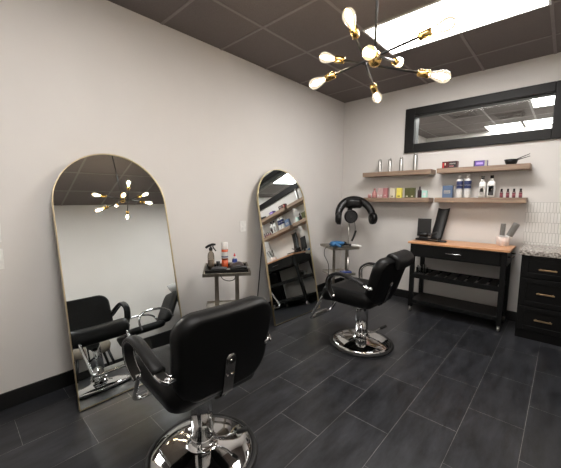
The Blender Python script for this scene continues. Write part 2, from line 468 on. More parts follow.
# ---------------------------------------------------------------- wall plates
def plate(name, y, z, hh, ww, label, kind, cat):
    t = empty(name, (0, y, z), 0, label, cat)
    MB().box((0, -ww/2, -hh/2), (.007, ww/2, hh/2), None, .003).build('plate', PLATE, t)
    if kind == 'switch':
        MB().box((.007, -.017, -.034), (.012, .017, .034), None, .002).build('rocker', WHITEPL, t)
    else:
        for s in (-1, 1):
            b = MB().box((.007, -.017, s*.02-.015), (.010, .017, s*.02+.015), None, .002)
            b.build('socket', WHITEPL, t)
plate('light_switch', -4.115, 1.165, .125, .12, 'white wall switch plate at the far left edge, the upper one', 'switch', 'switch')
plate('wall_outlet', -4.115, .995, .13, .12, 'white wall outlet plate at the far left edge, below the switch', 'outlet', 'outlet')
plate('wall_outlet', -2.06, 1.075, .12, .085, 'white wall outlet plate on the left wall between the two arched mirrors', 'outlet', 'outlet')

# ---------------------------------------------------------------- styling chairs (local +y = front)
def styling_chair(loc, rz, label, headpad, arm_dir, lean=10.):
    t = empty('styling_chair', loc, rz, label, 'chair')
    ch = MB()
    ch.lathe([(0, .010), (.270, .010), (.277, .018), (.255, .034), (.21, .050), (.15, .061), (.09, .067), (.072, .072), (.069, .082), (.0, .082)], 64)
    base = ch.build('base_plate', CHROME, t)
    rb = MB(); rb.lathe([(.268, 0), (.293, 0), (.298, .009), (.293, .020), (.276, .023), (.269, .012), (.268, 0)], 64)
    rb.build('base_ring', RUBBER, base)
    col = MB(); col.lathe([(0, .07), (.060, .07), (.058, .41), (.054, .416), (.045, .417), (.045, .425), (0, .425)], 32)
    col.lathe([(.0595, .10), (.0635, .103), (.0635, .113), (.0595, .116)], 32)
    col.build('column', CHROME, t)
    lv = MB()
    a = arm_dir
    d = Vector((math.cos(a), math.sin(a), 0)); nrm = Vector((-d.y, d.x, 0))
    lv.tube(smooth_path([d*.05+Vector((0, 0, .095)), d*.12+Vector((0, 0, .10)), d*.17+Vector((0, 0, .122)), d*.20+Vector((0, 0, .135))], 5), .008)
    lv.cyl(nrm*.075+Vector((0, 0, .095)), -nrm*.075+Vector((0, 0, .095)), .010)
    lev = lv.build('pump_lever', CHROME, t)
    g = MB(); g.tube([d*.19+Vector((0, 0, .131)), d*.25+Vector((0, 0, .155))], .013, None, 12); g.build('lever_grip', RUBBER, lev)
    mech = MB(); mech.box((-.14, -.14, .418), (.14, .18, .435), None, .006); mech.box((-.03, -.19, .418), (.03, -.1, .434), None, .004)
    mech.build('seat_bracket', BLKMETAL, t)
    # seat: rounded front, slightly dished
    st = MB()
    def wseat(p):
        x, y, z = p.x, p.z, p.y
        zz = .497+z-.012*math.cos(x/.25*PI/2)*(1 if z > 0 else 0)
        zz -= .03*max(0, (y-.12)/.13)**2
        return (x, y+.060, zz)
    st.pad(.510, .54, .142, .075, .13, .004, 20, None, wseat)
    st.build('seat', LEATHER, t)
    # backrest: tall rounded pad, leaning and curved round the sitter
    bk = MB()
    lean = math.radians(lean)
    def wback(p, off=0.):
        x, y, z = p.x, p.y, p.z+.215
        y = y + .012*(x/.26)**2
        y2 = y*math.cos(lean)-z*math.sin(lean); z2 = y*math.sin(lean)+z*math.cos(lean)
        return (x*(.90+.10*max(0, min(1, z/.4)))+.022, y2-.165, z2+.462)
    bk.pad(.545, .432, .092, .11, .07, .003, 28, None, wback)
    bk.build('backrest', LEATHER, t)
    br = MB()
    def wb(x, y, z): return Vector(wback(Vector((x, y, z-.215))))
    prof = [(-.029, -.003), (.029, -.003), (.029, .003), (-.029, .003)]
    pts = [Vector((.022, -.08, .426)), Vector((.022, -.205, .430)), wb(0, -.050, .03), wb(0, -.050, .10), wb(0, -.050, .16), wb(0, -.050, .18)]
    pts = round_corners(pts, .03, 4)
    br.sweep(pts, prof, None, up=(0, 0, 1), smooth=False)
    br.lathe([(0, -.003), (.0289, -.003), (.0289, .003), (0, .003)], 20, None, Matrix.Translation(wb(0, -.050, .18)) @ Matrix.Rotation(PI/2+lean, 4, 'X'))
    bracket = br.build('back_bracket', DKSTEEL, t); bracket['label'] = 'steel back bracket with three screws'
    for sx, sz in ((0, .175), (-.014, .095), (.014, .095)):
        q = wb(sx, -.055, sz)
        MB().lathe([(0, -.002), (.006, -.002), (.006, .002), (.003, .004), (0, .004)], 12, None, Matrix.Translation(q) @ Matrix.Rotation(PI/2+lean, 4, 'X')).build('screw', CHROME, bracket)
    # arms
    for s in (-1, 1):
        X = s*.285
        path = smooth_path([(s*.262, -.225, .635), (X-s*.002, -.195, .643), (X+s*.008, -.09, .680), (X+s*.008, .03, .706), (X+s*.008, .115, .702), (X+s*.006, .180, .650), (X-s*.002, .180, .560), (s*.262, .150, .480)], 7)
        a_ = MB(); a_.sweep(path, [(-.022, -.006), (.022, -.006), (.022, .006), (-.022, .006)], None, up=(0, 0, 1), smooth=False)
        arm = a_.build('armrest', BLKMETAL, t)
        e_ = MB()
        for q_ in (-.0225, .0225): e_.sweep(path, [(q_+.0045*math.cos(k*PI/3), .0085*math.sin(k*PI/3)) for k in range(6)], None, up=(0, 0, 1))
        e_.build('arm_trim', CHROME, arm)['label'] = 'chrome edge trim'
        seg = path[9:44]
        p_ = MB(); p_.sweep([q for q in seg], [(-.028, .005), (-.024, -.001), (.024, -.001), (.028, .005), (.027, .016), (.016, .023), (-.016, .023), (-.027, .016)], None, up=(0, 0, 1))
        p_.build('arm_pad', LEATHER2, arm)
        MB().cyl((s*.245, -.222, .635), (s*.288, -.222, .638), .014).build('arm_bolt', CHROME, arm)
        MB().cyl((s*.225, .152, .490), (s*.275, .152, .490), .013).build('arm_bolt', CHROME, arm)
    # footrest
    ft = MB()
    pts = round_corners([(-.19, .17, .455), (-.19, .315, .445), (-.185, .49, .155), (.185, .49, .155), (.19, .315, .445), (.19, .17, .455)], .05, 6)
    ft.tube(pts, .013)
    fr = ft.build('footrest', CHROME, t)
    MB().box((-.10, .470, .160), (.10, .488, .195), None, .006).build('foot_plate', STEEL, fr)
    if headpad:
        hp = MB()
        prof = []
        path = []
        # saddle of padded vinyl folded over the top edge of the backrest
        def sad(u, v):
            pass
        sec = [(.047, .385), (.054, .41), (.048, .435), (.030, .452), (0, .458), (-.040, .455), (-.075, .440), (-.096, .405), (-.100, .36), (-.088, .335), (-.072, .345), (-.060, .37), (-.052, .41), (0, .436), (.040, .42), (.042, .40), (.042, .39)]
        n = 15; ws = .35
        verts = []; faces = []
        for i in range(n+1):
            u = i/n*2-1
            k = 1-.10*abs(u)**6
            for (yy, zz) in sec:
                verts.append(wback(Vector((u*ws/2+.09, yy*k, .42+(zz-.42)*k-.205))))
        m_ = len(sec)
        for i in range(n):
            for j in range(m_): faces.append((i*m_+j, i*m_+(j+1) % m_, (i+1)*m_+(j+1) % m_, (i+1)*m_+j))
        faces.append(tuple(range(m_))[::-1]); faces.append(tuple(n*m_+j for j in range(m_)))
        hp.mesh(verts, faces)
        o = hp.build('headrest_pad', LEATHER2, t); o['label'] = 'padded vinyl flap folded over the top edge of the backrest'
        sd = o.modifiers.new('sub', 'SUBSURF'); sd.levels = 1; sd.render_levels = 1
    return t
styling_chair((1.267, -3.443, 0), PI/2-math.radians(3), 'black vinyl styling chair seen from behind, nearest in the room', False, math.radians(-46))
styling_chair((1.262, -1.664, 0), PI/2-math.radians(2), 'black vinyl styling chair farther back, with a padded flap over its backrest', True, math.radians(-38), 17.)

# ---------------------------------------------------------------- rolling work trays
def trolley(loc, rz, label, W=.40, D=.44):
    t = empty('salon_trolley', loc, rz, label, 'trolley')
    # tray
    def tray(name, z, w_, d_, m, y0=0, rim=None):
        b = MB(); b.box((-w_/2, y0-d_/2, z-.004), (w_/2, y0+d_/2, z), m)
        for lo, hi in (((-w_/2, y0-d_/2, z-.018), (w_/2, y0-d_/2+.006, z+.012)), ((-w_/2, y0+d_/2-.006, z-.018), (w_/2, y0+d_/2, z+.012)), ((-w_/2, y0-d_/2, z-.018), (-w_/2+.006, y0+d_/2, z+.012)), ((w_/2-.006, y0-d_/2, z-.018), (w_/2, y0+d_/2, z+.012))):
            b.box(lo, hi, rim or m, .002)
        return b.build(name, m, t)
    tray('top_tray', .75, W, D, BRONZE)
    tray('lower_shelf', .395, W*.95, D*.7, PALESTEEL, 0, BRONZE)
    for s in (-1, 1):
        MB().box((s*.09-.018, -.045, .075), (s*.09+.018, -.033, .735), None, .002).build('post', BRONZE, t)
        f = MB(); f.box((s*.15-.014, -.20, .05), (s*.15+.014, .20, .075), None, .003)
        leg = f.build('foot_bar', STEEL, t)
        for yy in (-.19, .19):
            c = MB(); c.cyl((s*.15-.009, yy, .024), (s*.15+.009, yy, .024), .024, None, 20); c.box((s*.15-.013, yy-.01, .024), (s*.15+.013, yy+.01, .055))
            c.build('caster', GREYPL, leg)
    MB().box((-.15, -.05, .053), (.15, -.028, .073), None, .003).build('cross_bar', STEEL, t)
    return t
TA = (.405, -2.60, 0); TAr = math.radians(53)
TB = (.425, -.745, 0); TBr = math.radians(58)
trolley(TA, TAr, 'metal work-tray trolley by the left wall between the two arched mirrors')
trolley(TB, TBr, 'metal work-tray trolley in the back corner beside the hood dryer', .37, .42)
def on(loc, rz, x, y, z): 
    c, s = math.cos(rz), math.sin(rz); return (loc[0]+c*x-s*y, loc[1]+s*x+c*y, z)

# --- things on the near trolley
b = MB(); b.box((-.18, -.13, 0), (.18, .13, .006), None, .002)
for lo, hi in (((-.18, -.13, 0), (.18, -.124, .03)), ((-.18, .124, 0), (.18, .13, .03)), ((-.18, -.13, 0), (-.174, .13, .03)), ((.174, -.13, 0), (.18, .13, .03))): b.box(lo, hi, None, .002)
o = tag(b.build('tool_tray', BLKPLAST, None, on(TA, TAr, 0, -.06, .751), (0, 0, TAr)), 'shallow black plastic tray on the work trolley between the mirrors', 'tray')
def spray_bottle(loc, rz, label):
    t = empty('spray_bottle', loc, rz, label, 'bottle')
    MB().lathe([(0, 0), (.026, 0), (.029, .006), (.029, .120), (.025, .142), (.013, .160), (.012, .172), (0, .172)], 24).build('bottle_body', SMOKE, t)
    MB().lathe([(0, .003), (.0255, .003), (.0255, .085), (0, .085)], 24).build('liquid', pl('grey_liquid', (.36, .33, .29)), t)
    h = MB(); h.lathe([(0, .168), (.016, .168), (.016, .188), (.010, .193), (.010, .203), (0, .203)], 20)
    h.sweep([(-.048, 0, .190), (-.02, 0, .208), (.012, 0, .220), (.034, 0, .222)], [(.010*math.cos(a*PI/4), .011*math.sin(a*PI/4)) for a in range(8)]); h.cyl((.030, 0, .222), (.046, 0, .222), .009)
    h.sweep(smooth_path([(.020, 0, .208), (.028, 0, .19), (.052, 0, .165)], 5), [(-.006, -.003), (.006, -.003), (.006, .003), (-.006, .003)], None, up=(1, 0, 0))
    h.build('trigger_head', BLKPLAST, t)
spray_bottle(on(TA, TAr, -.135, -.03, .758), TAr-.5, 'smoky spray bottle with black trigger on the near work trolley')
t = empty('spray_can', on(TA, TAr, -.015, .0, .758), TAr, 'tall orange and white aerosol can on the near work trolley', 'spray can')
MB().lathe([(0, 0), (.028, 0), (.029, .004), (.029, .075), (0, .075)], 28).build('can_body', ORANGE, t)
MB().lathe([(.0292, .091), (.0295, .092), (.0295, .146), (.029, .147)], 28, LABELP).lathe([(.0297, .100), (.0298, .101), (.0298, .109), (.0297, .110)], 28, NAVY).build('label_band', None, t)
MB().lathe([(0, .075), (.029, .075), (.029, .170), (0, .170)], 28).build('can_top', ORANGE, t)
MB().lathe([(0, .170), (.027, .170), (.029, .175), (.029, .226), (.026, .234), (0, .235)], 28).build('cap', WHITEPL, t)
t = empty('small_bottle', on(TA, TAr, .072, .0, .758), TAr, 'small cobalt blue bottle with white and red cap on the near work trolley', 'bottle')
MB().lathe([(0, 0), (.021, 0), (.023, .004), (.023, .072), (.018, .084), (0, .086)], 24).build('bottle_body', BLUE, t)
MB().lathe([(.0232, .035), (.0235, .036), (.0235, .048), (.0232, .049)], 24).build('label_band', WHITEPL, t)
MB().lathe([(0, .084), (.017, .084), (.015, .104), (0, .104)], 20, WHITEPL).lathe([(0, .104), (.011, .104), (.008, .112), (.004, .130), (0, .131)], 16, RED).build('nozzle_cap', None, t)
t = empty('clip_jar', on(TA, TAr, -.075, .06, .758), TAr, 'tiny dark jar standing behind the spray bottle on the near trolley', 'jar')
MB().lathe([(0, 0), (.017, 0), (.017, .035), (0, .035)], 20).build('jar_body', BLKPLAST, t)
MB().lathe([(0, .035), (.018, .035), (.018, .05), (0, .05)], 20).build('lid', GREYPL, t)
# clippers and a pouch
def clipper(loc, rz, label, m, ln=.15):
    t = empty('hair_clipper', loc, rz, label, 'clipper')
    bd = MB(); bd.sweep(smooth_path([(-ln/2, 0, .02), (-ln/4, 0, .023), (0, 0, .023), (ln/3, 0, .022), (ln/2, 0, .02)], 4), [(.02*math.cos(a*PI/6), .019*math.sin(a*PI/6)) for a in range(12)], None, scales=[.75+.25*math.sin(i/16*PI) for i in range(17)])
    bd.build('clipper_body', m, t)
    MB().box((ln/2-.004, -.021, .008), (ln/2+.026, .021, .022), None, .003).build('blade', ALU, t)
    MB().box((-.02, -.006, .04), (.02, .006, .046), None, .002).build('switch', GREYPL, t)
clipper(on(TA, TAr, .10, -.145, .761), TAr+.3, 'dark hair clipper lying at the right end of the near trolley tray', BLKPLAST)
clipper(on(TA, TAr, -.06, -.14, .761), TAr-.15, 'dark hair clipper lying at the front of the near trolley tray', GREYPL, .13)
b = MB()
def wp(p): return (p.x, p.z, .03+p.y*(1+.25*math.sin(p.x*40)))
b.pad(.13, .09, .05, .03, .6, .004, 10, None, wp)
tag(b.build('tool_pouch', pl('brown_black_leather', (.035, .022, .020), .4), None, on(TA, TAr, .085, -.075, .760), (0, 0, TAr+.2)), 'dark crumpled leather tool pouch at the right of the near trolley', 'pouch')
b = MB(); pts = smooth_path([on(TA, TAr, -.04, -.2, .757), on(TA, TAr, -.05, -.232, .745), on(TA, TAr, -.03, -.24, .715), on(TA, TAr, .02, -.242, .700), on(TA, TAr, .06, -.24, .712), on(TA, TAr, .07, -.232, .745), on(TA, TAr, .08, -.19, .757)], 6)
tag(b.tube(pts, .003, None, 8).build('loose_cord', RUBBER), 'black cord looping under the front edge of the near work trolley', 'cord')
# cord on the wall between trolley and mirror
b = MB(); pts = smooth_path([(.02, -1.75, 1.05), (.025, -1.79, .85), (.03, -1.835, .5), (.03, -1.87, .22), (.04, -1.89, .05), (.08, -1.92, .006), (.12, -2.05, .006)], 6)
tag(b.tube(pts, .005, None, 8).build('power_cord', RUBBER), 'black power cord hanging down the wall beside the farther arched mirror', 'cord')

# --- things on the far trolley
def blow_dryer(loc, rz, label):
    t = empty('hair_dryer', loc, rz, label, 'hair dryer')
    bd = MB(); Tm = Matrix.Translation((0, 0, .04)) @ Matrix.Rotation(PI/2, 4, 'Y')
    bd.lathe([(0, -.08), (.030, -.08), (.036, -.06), (.036, .0), (.030, .06), (.022, .10), (.020, .13), (0, .13)], 24, None, Tm)
    bd.build('dryer_barrel', SKY, t)
    h = MB(); h.sweep([(-.03, .0, .04), (-.035, -.06, .035), (-.03, -.13, .022)], [(.016*math.cos(a*PI/5), .016*math.sin(a*PI/5)) for a in range(10)])
    h.build('handle', SKY, t)
    n = MB(); n.lathe([(.0, .128), (.022, .128), (.016, .17), (0, .17)], 20, None, Tm); n.build('nozzle', BLKPLAST, t)
blow_dryer(on(TB, TBr, -.07, -.05, .753), TBr+.25, 'sky blue hair dryer lying on the far work trolley')
t = empty('curling_wand', on(TB, TBr, .135, -.13, .755), TBr-.9, 'white barrelled curling wand lying at the right of the far trolley', 'curling wand')
b = MB(); b.cyl((-.02, 0, .02), (.11, 0, .014), .017, .012); b.build('wand_handle', WHITEPL, t)
b = MB(); b.cyl((-.12, 0, .024), (-.02, 0, .02), .013, .017); b.build('barrel', BLKPLAST, t)
b = MB(); b.box((-.09, -.05, 0), (.09, .05, .02), None, .006)
tag(b.build('tool_mat', BLKPLAST, None, on(TB, TBr, 0, .08, .752), (0, 0, TBr)), 'black rectangular tool case lying on the far work trolley', 'tool case')
b = MB(); b.box((-.07, -.04, 0), (.07, .04, .022), None, .006)
tag(b.build('folded_cloth', BLUE, None, on(TB, TBr, .07, -.07, .398), (0, 0, TBr+.1)), 'folded dark blue cloth on the lower shelf of the far work trolley', 'cloth')
b = MB(); pts = smooth_path([on(TB, TBr, -.14, -.05, .755), on(TB, TBr, -.22, -.06, .745), on(TB, TBr, -.25, -.09, .66), on(TB, TBr, -.22, -.15, .55), on(TB, TBr, -.24, -.2, .42), on(TB, TBr, -.26, -.16, .28), on(TB, TBr, -.3, -.1, .12), on(TB, TBr, -.28, .0, .006), on(TB, TBr, -.1, .2, .006)], 6)
tag(b.tube(pts, .004, None, 8).build('dryer_cord', RUBBER), 'black dryer cord draped down the left side of the far trolley', 'cord')

# ---------------------------------------------------------------- orbiting hood dryer on a stand
HD = Vector((.362, -.402, 0))
t = empty('hood_dryer', HD, 0, 'black three-pod hood dryer on a tall pole in the back corner', 'hair dryer')
b = MB()
for k in range(5):
    a = 2*PI*k/5+.3
    b.tube([(0, 0, .09), (.17*math.cos(a), .17*math.sin(a), .06)], .014, None, 8)
bs = b.build('stand_base', BLKPLAST, t)
for k in range(5):
    a = 2*PI*k/5+.3
    q = Vector((.17*math.cos(a), .17*math.sin(a), .025)); tt = Vector((-math.sin(a), math.cos(a), 0))*.012
    MB().cyl(q-tt, q+tt, .025).cyl(q, q+Vector((0, 0, .035)), .008).build('caster', RUBBER, bs)
MB().cyl((0, 0, .07), (0, 0, .55), .018).cyl((0, 0, .5), (0, 0, 1.14), .012).build('pole', STEEL, t)
dirv = Vector((.74, -.67, 0)).normalized()        # the hood opens into the room
sidev = Vector((dirv.y*-1, dirv.x, 0))*1
sidev = Vector((.67, .74, 0)).normalized()
arm = MB()
Rr = .245
def ap(a, r=Rr, f=0., dz=0): return sidev*(.066-r*math.cos(a))+Vector((0, 0, 1.125+r*.98*math.sin(a)+dz))+dirv*f
pts = [ap(PI*(.02+.96*i/24), f=.10*(1-math.sin(PI*(.02+.96*i/24)))) for i in range(25)]
prof = [(.050*math.cos(a*PI/6), .037*math.sin(a*PI/6)) for a in range(12)]
arm.sweep(pts, prof, None, up=dirv, scales=[.92+.25*math.sin(PI*i/24) for i in range(25)])
arm.build('hood_arch', BLKPLAST, t)
hb = MB()
hb.pad(.26, .15, .13, .05, .6, .01, 10, None, lambda p: sidev*(p.x+.055)+dirv*(p.y+.02)+Vector((0, 0, p.z+1.318)))
hb.sweep(smooth_path([Vector((0, 0, 1.12)), Vector((0, 0, 1.22))+sidev*.01, Vector((0, 0, 1.31))+sidev*.04], 4), [(.03*math.cos(a*PI/6), .035*math.sin(a*PI/6)) for a in range(12)])
hb.build('motor_housing', BLKPLAST, t)
def pod(center, axis, r, name='heater_pod'):
    q = axis.to_track_quat('Z', 'Y').to_matrix().to_4x4(); q.translation = center
    p = MB(); p.lathe([(0, -.045), (r*.6, -.042), (r*.95, -.02), (r, .01), (r*.98, .03), (r*.80, .034), (r*.78, .026)], 28, BLKPLAST, q)
    p.lathe([(0, .024), (r*.78, .026)], 28, GREYPL, q)
    for rr in (.25, .45, .62): p.lathe([(r*rr, .025), (r*rr+.004, .03), (r*rr+.008, .025)], 28, BLKPLAST, q)
    return p.build(name, None, t)
pod(ap(.02, f=.11, dz=-.02), (sidev*.93+dirv*.36).normalized(), .086)
pod(ap(PI-.02, f=.11, dz=-.02), (-sidev+dirv*.10).normalized(), .086)
pod(Vector((0, 0, 1.135))+dirv*.05+sidev*.01, (dirv+Vector((0, 0, -.15))).normalized(), .095)
b = MB(); pts = smooth_path([HD+sidev*.08+Vector((0, 0, 1.08)), HD+sidev*.09+dirv*.02+Vector((0, 0, .95)), HD+sidev*.06+dirv*.02+Vector((0, 0, .84))], 6)
cc = MB(); cc.tube(pts, .004, None, 8)
for i in range(1): cc.sweep(smooth_path([HD+sidev*.10+dirv*.02+Vector((0, 0, .93)), HD+sidev*.075+dirv*.03+Vector((0, 0, .86)), HD+sidev*.04+dirv*.03+Vector((0, 0, .78))], 4), [(.014, -.006), (.014, .006), (-.014, .006), (-.014, -.006)])
for v in cc.bm.verts: v.co -= HD
cc.build('control_cord', BLKPLAST, t)

# ---------------------------------------------------------------- floating shelves
def shelf(x0, x1, z0, z1, label):
    b = MB(); b.box((x0, -.2, z0), (x1, 0, z1), None, .003)
    tag(b.build('wall_shelf', OAK), label, 'shelf')
ZU, ZL = 1.745, 1.395
shelf(.447, 1.362, ZU-.058, ZU, 'weathered oak wall shelf carrying four silver cans')
shelf(.468, 1.354, ZL-.058, ZL, 'weathered oak wall shelf carrying the row of pink, yellow and olive packs')
shelf(1.428, 2.318, ZU-.058, ZU, 'weathered oak wall shelf carrying two small boxes and a black bowl')
shelf(1.420, 2.308, ZL-.058, ZL, 'weathered oak wall shelf carrying the white bottles with dark caps')

SY = -.10
# silver cans
def can(x, r, h, label):
    t = empty('silver_can', (x, SY, ZU), 0, label, 'can', 'silver cans on the upper left shelf')
    MB().lathe([(0, 0), (r, 0), (r*1.02, .003), (r, .006), (r, h*.82), (r*.8, h*.87), (0, h*.87)], 24).build('can_body', ALU, t)
    MB().lathe([(0, h*.86), (r*.78, h*.86), (r*.74, h*.97), (r*.5, h), (0, h)], 24).build('cap', ALU, t)
can(.655, .023, .180, 'silver aerosol can at the left end of the upper shelf')
can(.798, .023, .182, 'silver aerosol can, second from the left on the upper shelf')
can(.952, .023, .186, 'silver aerosol can, third from the left on the upper shelf')
can(1.135, .026, .226, 'tallest silver aerosol can, nearest the transom window corner')
# packs on the lower left shelf
def carton(name, x, w_, h, d, m, label, z=ZL, lab=None, cat='box', group=None, y=SY):
    t = empty(name, (x, y, z), random.uniform(-.04, .04), label, cat, group)
    MB().box((-w_/2, -d/2, 0), (w_/2, d/2, h), None, .002).build('box_body', m, t)
    if lab:
        for (u0, u1, v0, v1, mm) in lab:
            MB().box((-w_/2+u0*w_, -d/2-.0008, v0*h), (-w_/2+u1*w_, -d/2+.001, v1*h)).build('label_print', mm, t)
    return t
def bottle(name, x, r, h, m, label, z=ZL, neck=.35, cap=None, caph=.18, lab=None, cat='bottle', group=None, y=SY, shoulder=.72):
    t = empty(name, (x, y, z), 0, label, cat, group)
    hb = h*(1-caph)
    MB().lathe([(0, 0), (r*.94, 0), (r, .004), (r, hb*shoulder), (r*.93, hb*(shoulder+.08)), (r*neck*1.15, hb*.95), (r*neck, hb), (0, hb)], 26).build('bottle_body', m, t)
    MB().lathe([(0, hb), (r*neck*1.12, hb), (r*neck*1.08, h-.002), (r*neck*.9, h), (0, h)], 20).build('cap', cap or m, t)
    if lab:
        for (v0, v1, mm) in lab:
            MB().lathe([(r*1.006, v0*h), (r*1.012, v0*h+.001), (r*1.012, v1*h-.001), (r*1.006, v1*h)], 26).build('label_band', mm, t)
    return t
t = empty('pink_jar', (.512, SY, ZL), 0, 'smallest pink jar at the left end of the lower shelf row', 'jar')
MB().lathe([(0, 0), (.023, 0), (.023, .035), (0, .036)], 22).build('jar_body', PINK, t); MB().lathe([(0, .036), (.024, .036), (.024, .056), (0, .057)], 22).build('lid', LPINK, t)
bottle('pink_bottle', .590, .034, .132, PINK, 'pink bottle with a narrow neck beside the smallest pink jar', neck=.42, caph=.2, shoulder=.6)
pr = [(.2, .8, .15, .3, WHITEPL)]
carton('pink_carton', .659, .036, .134, .036, LPINK, 'pale pink carton next to the pink necked bottle', lab=pr)
carton('pink_carton', .698, .036, .133, .036, LPINK, 'pale pink carton next to the dusty rose pack', lab=pr)
carton('rose_carton', .757, .060, .132, .045, ROSE, 'dusty rose carton between the pale pink and cream packs', lab=[(.3, .7, .2, .3, LPINK)])
carton('cream_carton', .859, .070, .131, .045, CREAM, 'cream carton left of the yellow pack', lab=[(.3, .7, .1, .2, OLIVE)])
carton('yellow_carton', .948, .068, .129, .045, YELLOW, 'lemon yellow carton on the lower shelf', lab=[(.25, .75, .1, .22, OLIVE)])
carton('olive_carton', 1.057, .064, .127, .045, OLIVE, 'olive green carton next to the yellow pack', lab=[(.3, .7, .1, .2, CREAM)])
carton('olive_carton', 1.124, .062, .127, .045, OLIVE, 'olive green carton next to the dark plum bottle', lab=[(.3, .7, .1, .2, CREAM)])
bottle('plum_bottle', 1.21, .025, .142, PLUM, 'dark plum bottle with a pointed top on the lower shelf', neck=.35, caph=.2)
carton('mint_carton', 1.275, .060, .090, .05, MINT, 'small mint green box at the right end of the row', lab=[(.2, .8, .3, .7, WHITEPL)])
# boxes and bowl upper right
carton('hair_colour_box', 1.55, .165, .082, .07, DKRED, 'dark carton with red and yellow print on the upper right shelf', ZU, [(.04, .14, .1, .8, RED), (.18, .26, .45, .8, CREAM), (.30, .40, .2, .7, DKRED), (.45, .97, .08, .92, INK), (.5, .9, .55, .75, LABELG), (.5, .8, .2, .4, ROSE)])
carton('hair_colour_box', 1.866, .130, .068, .07, PURPLE, 'violet carton near the middle of the upper right shelf', ZU, [(.0, .08, .0, 1, INK), (.2, .7, .35, .7, pl('lilac_print', (.42, .3, .68))), (.82, 1, .0, 1, LABELG)])
b = MB(); b.lathe([(0, .004), (.040, .0), (.052, .022), (.064, .058), (.061, .058), (.049, .024), (.036, .007), (0, .008)], 28)
tag(b.build('mixing_bowl', BLKPLAST, None, (2.145, SY, ZU)), 'black tint mixing bowl at the right of the upper shelf', 'bowl')
def tint_brush(p0, p1, label, lx):
    t = empty('tint_brush', (0, 0, 0), 0, label, 'brush', 'tint brushes in the bowl')
    p0, p1 = Vector(p0), Vector(p1); d = (p1-p0).normalized()
    MB().cyl(p0, p1, .006, .003, 10).build('handle', BLKPLAST, t)
    MB().cyl(p0-d*.03, p0, .010, .008, 10).build('bristles', GREYPL, t)
tint_brush((2.150, SY, ZU+.040), (2.300, SY-.005, ZU+.105), 'black tint brush resting in the mixing bowl, the higher one', 0)
tint_brush((2.155, SY-.02, ZU+.036), (2.305, SY-.03, ZU+.078), 'black tint brush resting in the mixing bowl, the lower one', 0)
# lower right
carton('blue_carton', 1.542, .112, .146, .05, BLUEBOX, 'slate blue carton at the left end of the lower right shelf', lab=[(.15, .8, .35, .6, LABELG), (.2, .7, .42, .5, BLUEBOX)])
lab = [(.36, .38, LABELG), (.40, .74, NAVY), (.53, .58, LABELP)]
bottle('developer_bottle', 1.666, .034, .262, WHITEPL, 'white bottle with navy label beside the slate blue carton', lab=lab, neck=.5, caph=.12, shoulder=.86)
bottle('developer_bottle', 1.748, .037, .264, WHITEPL, 'white bottle with navy label nearer the black-capped bottles', lab=lab, neck=.5, caph=.12, shoulder=.86)
def flat_bottle(x, w_, h, label, lab):
    t = empty('capped_bottle', (x, SY, ZL), 0, label, 'bottle')
    hb = h*.86
    b = MB(); b.pad(w_, hb*.9, .05, .018, .3, 0, 12, None, lambda p: (p.x*(1 if p.z < hb*.25 else 1-.5*((p.z-hb*.25)/(hb*.2))**2), p.y, p.z+hb*.45)); b.cyl((0, 0, hb*.85), (0, 0, hb), .015)
    b.build('bottle_body', WHITEPL, t)
    MB().lathe([(0, hb), (.018, hb), (.017, h), (0, h)], 20).build('cap', BLKPLAST, t)
    for u0, u1, v0, v1, m in lab:
        MB().box((-w_/2+u0*w_, -.027, v0*hb), (-w_/2+u1*w_, -.0235, v1*hb)).build('label_print', m, t)
flat_bottle(1.897, .072, .242, 'white bottle with black cap and grey label on the lower right shelf', [(.15, .85, .12, .62, LABELG), (.3, .7, .3, .5, WHITEPL)])
flat_bottle(1.984, .082, .248, 'white bottle with black cap and dark photo label on the lower right shelf', [(.2, .82, .12, .62, INK), (.25, .55, .3, .5, ROSE), (.25, .78, .5, .6, WHITEPL)])
for x, lb in ((2.081, 'leftmost of the four tiny red-labelled bottles'), (2.138, 'second from left of the four tiny red-labelled bottles'), (2.192, 'third from left of the four tiny red-labelled bottles'), (2.250, 'rightmost of the four tiny red-labelled bottles')):
    bottle('tiny_bottle', x, .0155, .096, pl('amber_glass', (.06, .02, .02)), lb, neck=.6, cap=BLKPLAST, caph=.24, lab=[(.08, .55, REDLAB), (.25, .36, ROSE), (.56, .6, LABELG)], group='tiny red-labelled bottles')

# ---------------------------------------------------------------- kitchen-style cart
t = empty('rolling_cart', (1.74, -.275, 0), 0, 'black rolling cart with butcher-block top against the back wall', 'cart')
def L_(x, y, z): return (x-1.74, y+.275, z)
MB().box(L_(1.237, -.505, .845), L_(2.245, -.045, .868), None, .004).build('worktop', BUTCHER, t)
b = MB(); b.box(L_(1.262, -.475, .69), L_(2.22, -.07, .845), None, .002); b.build('cabinet_box', BLACKWOOD, t)
dr = MB().box(L_(1.318, -.486, .702), L_(2.166, -.475, .836), None, .003).build('drawer', BLACKWOOD, t)
b = MB(); b.tube(round_corners([L_(1.662, -.484, .768), L_(1.662, -.512, .768), L_(1.815, -.512, .768), L_(1.815, -.484, .768)], .012, 4), .0055)
b.build('drawer_pull', CHROME, dr)
for x in (1.264, 2.170):
    for y in (-.478, -.112):
        lg = MB().box(L_(x, y, .062), L_(x+.048, y+.045, .845), None, .003).build('leg', BLACKWOOD, t)
        c = MB(); cx = x+.024; cy = y+.022
        c.cyl(L_(cx-.010, cy, .025), L_(cx+.010, cy, .025), .025); c.box(L_(cx-.014, cy-.012, .025), L_(cx+.014, cy+.012, .063), None, .002)
        c.build('caster', STEEL, lg)
b = MB()
b.box(L_(1.29, -.478, .425), L_(2.19, -.455, .478)); b.box(L_(1.29, -.115, .425), L_(2.19, -.092, .478))
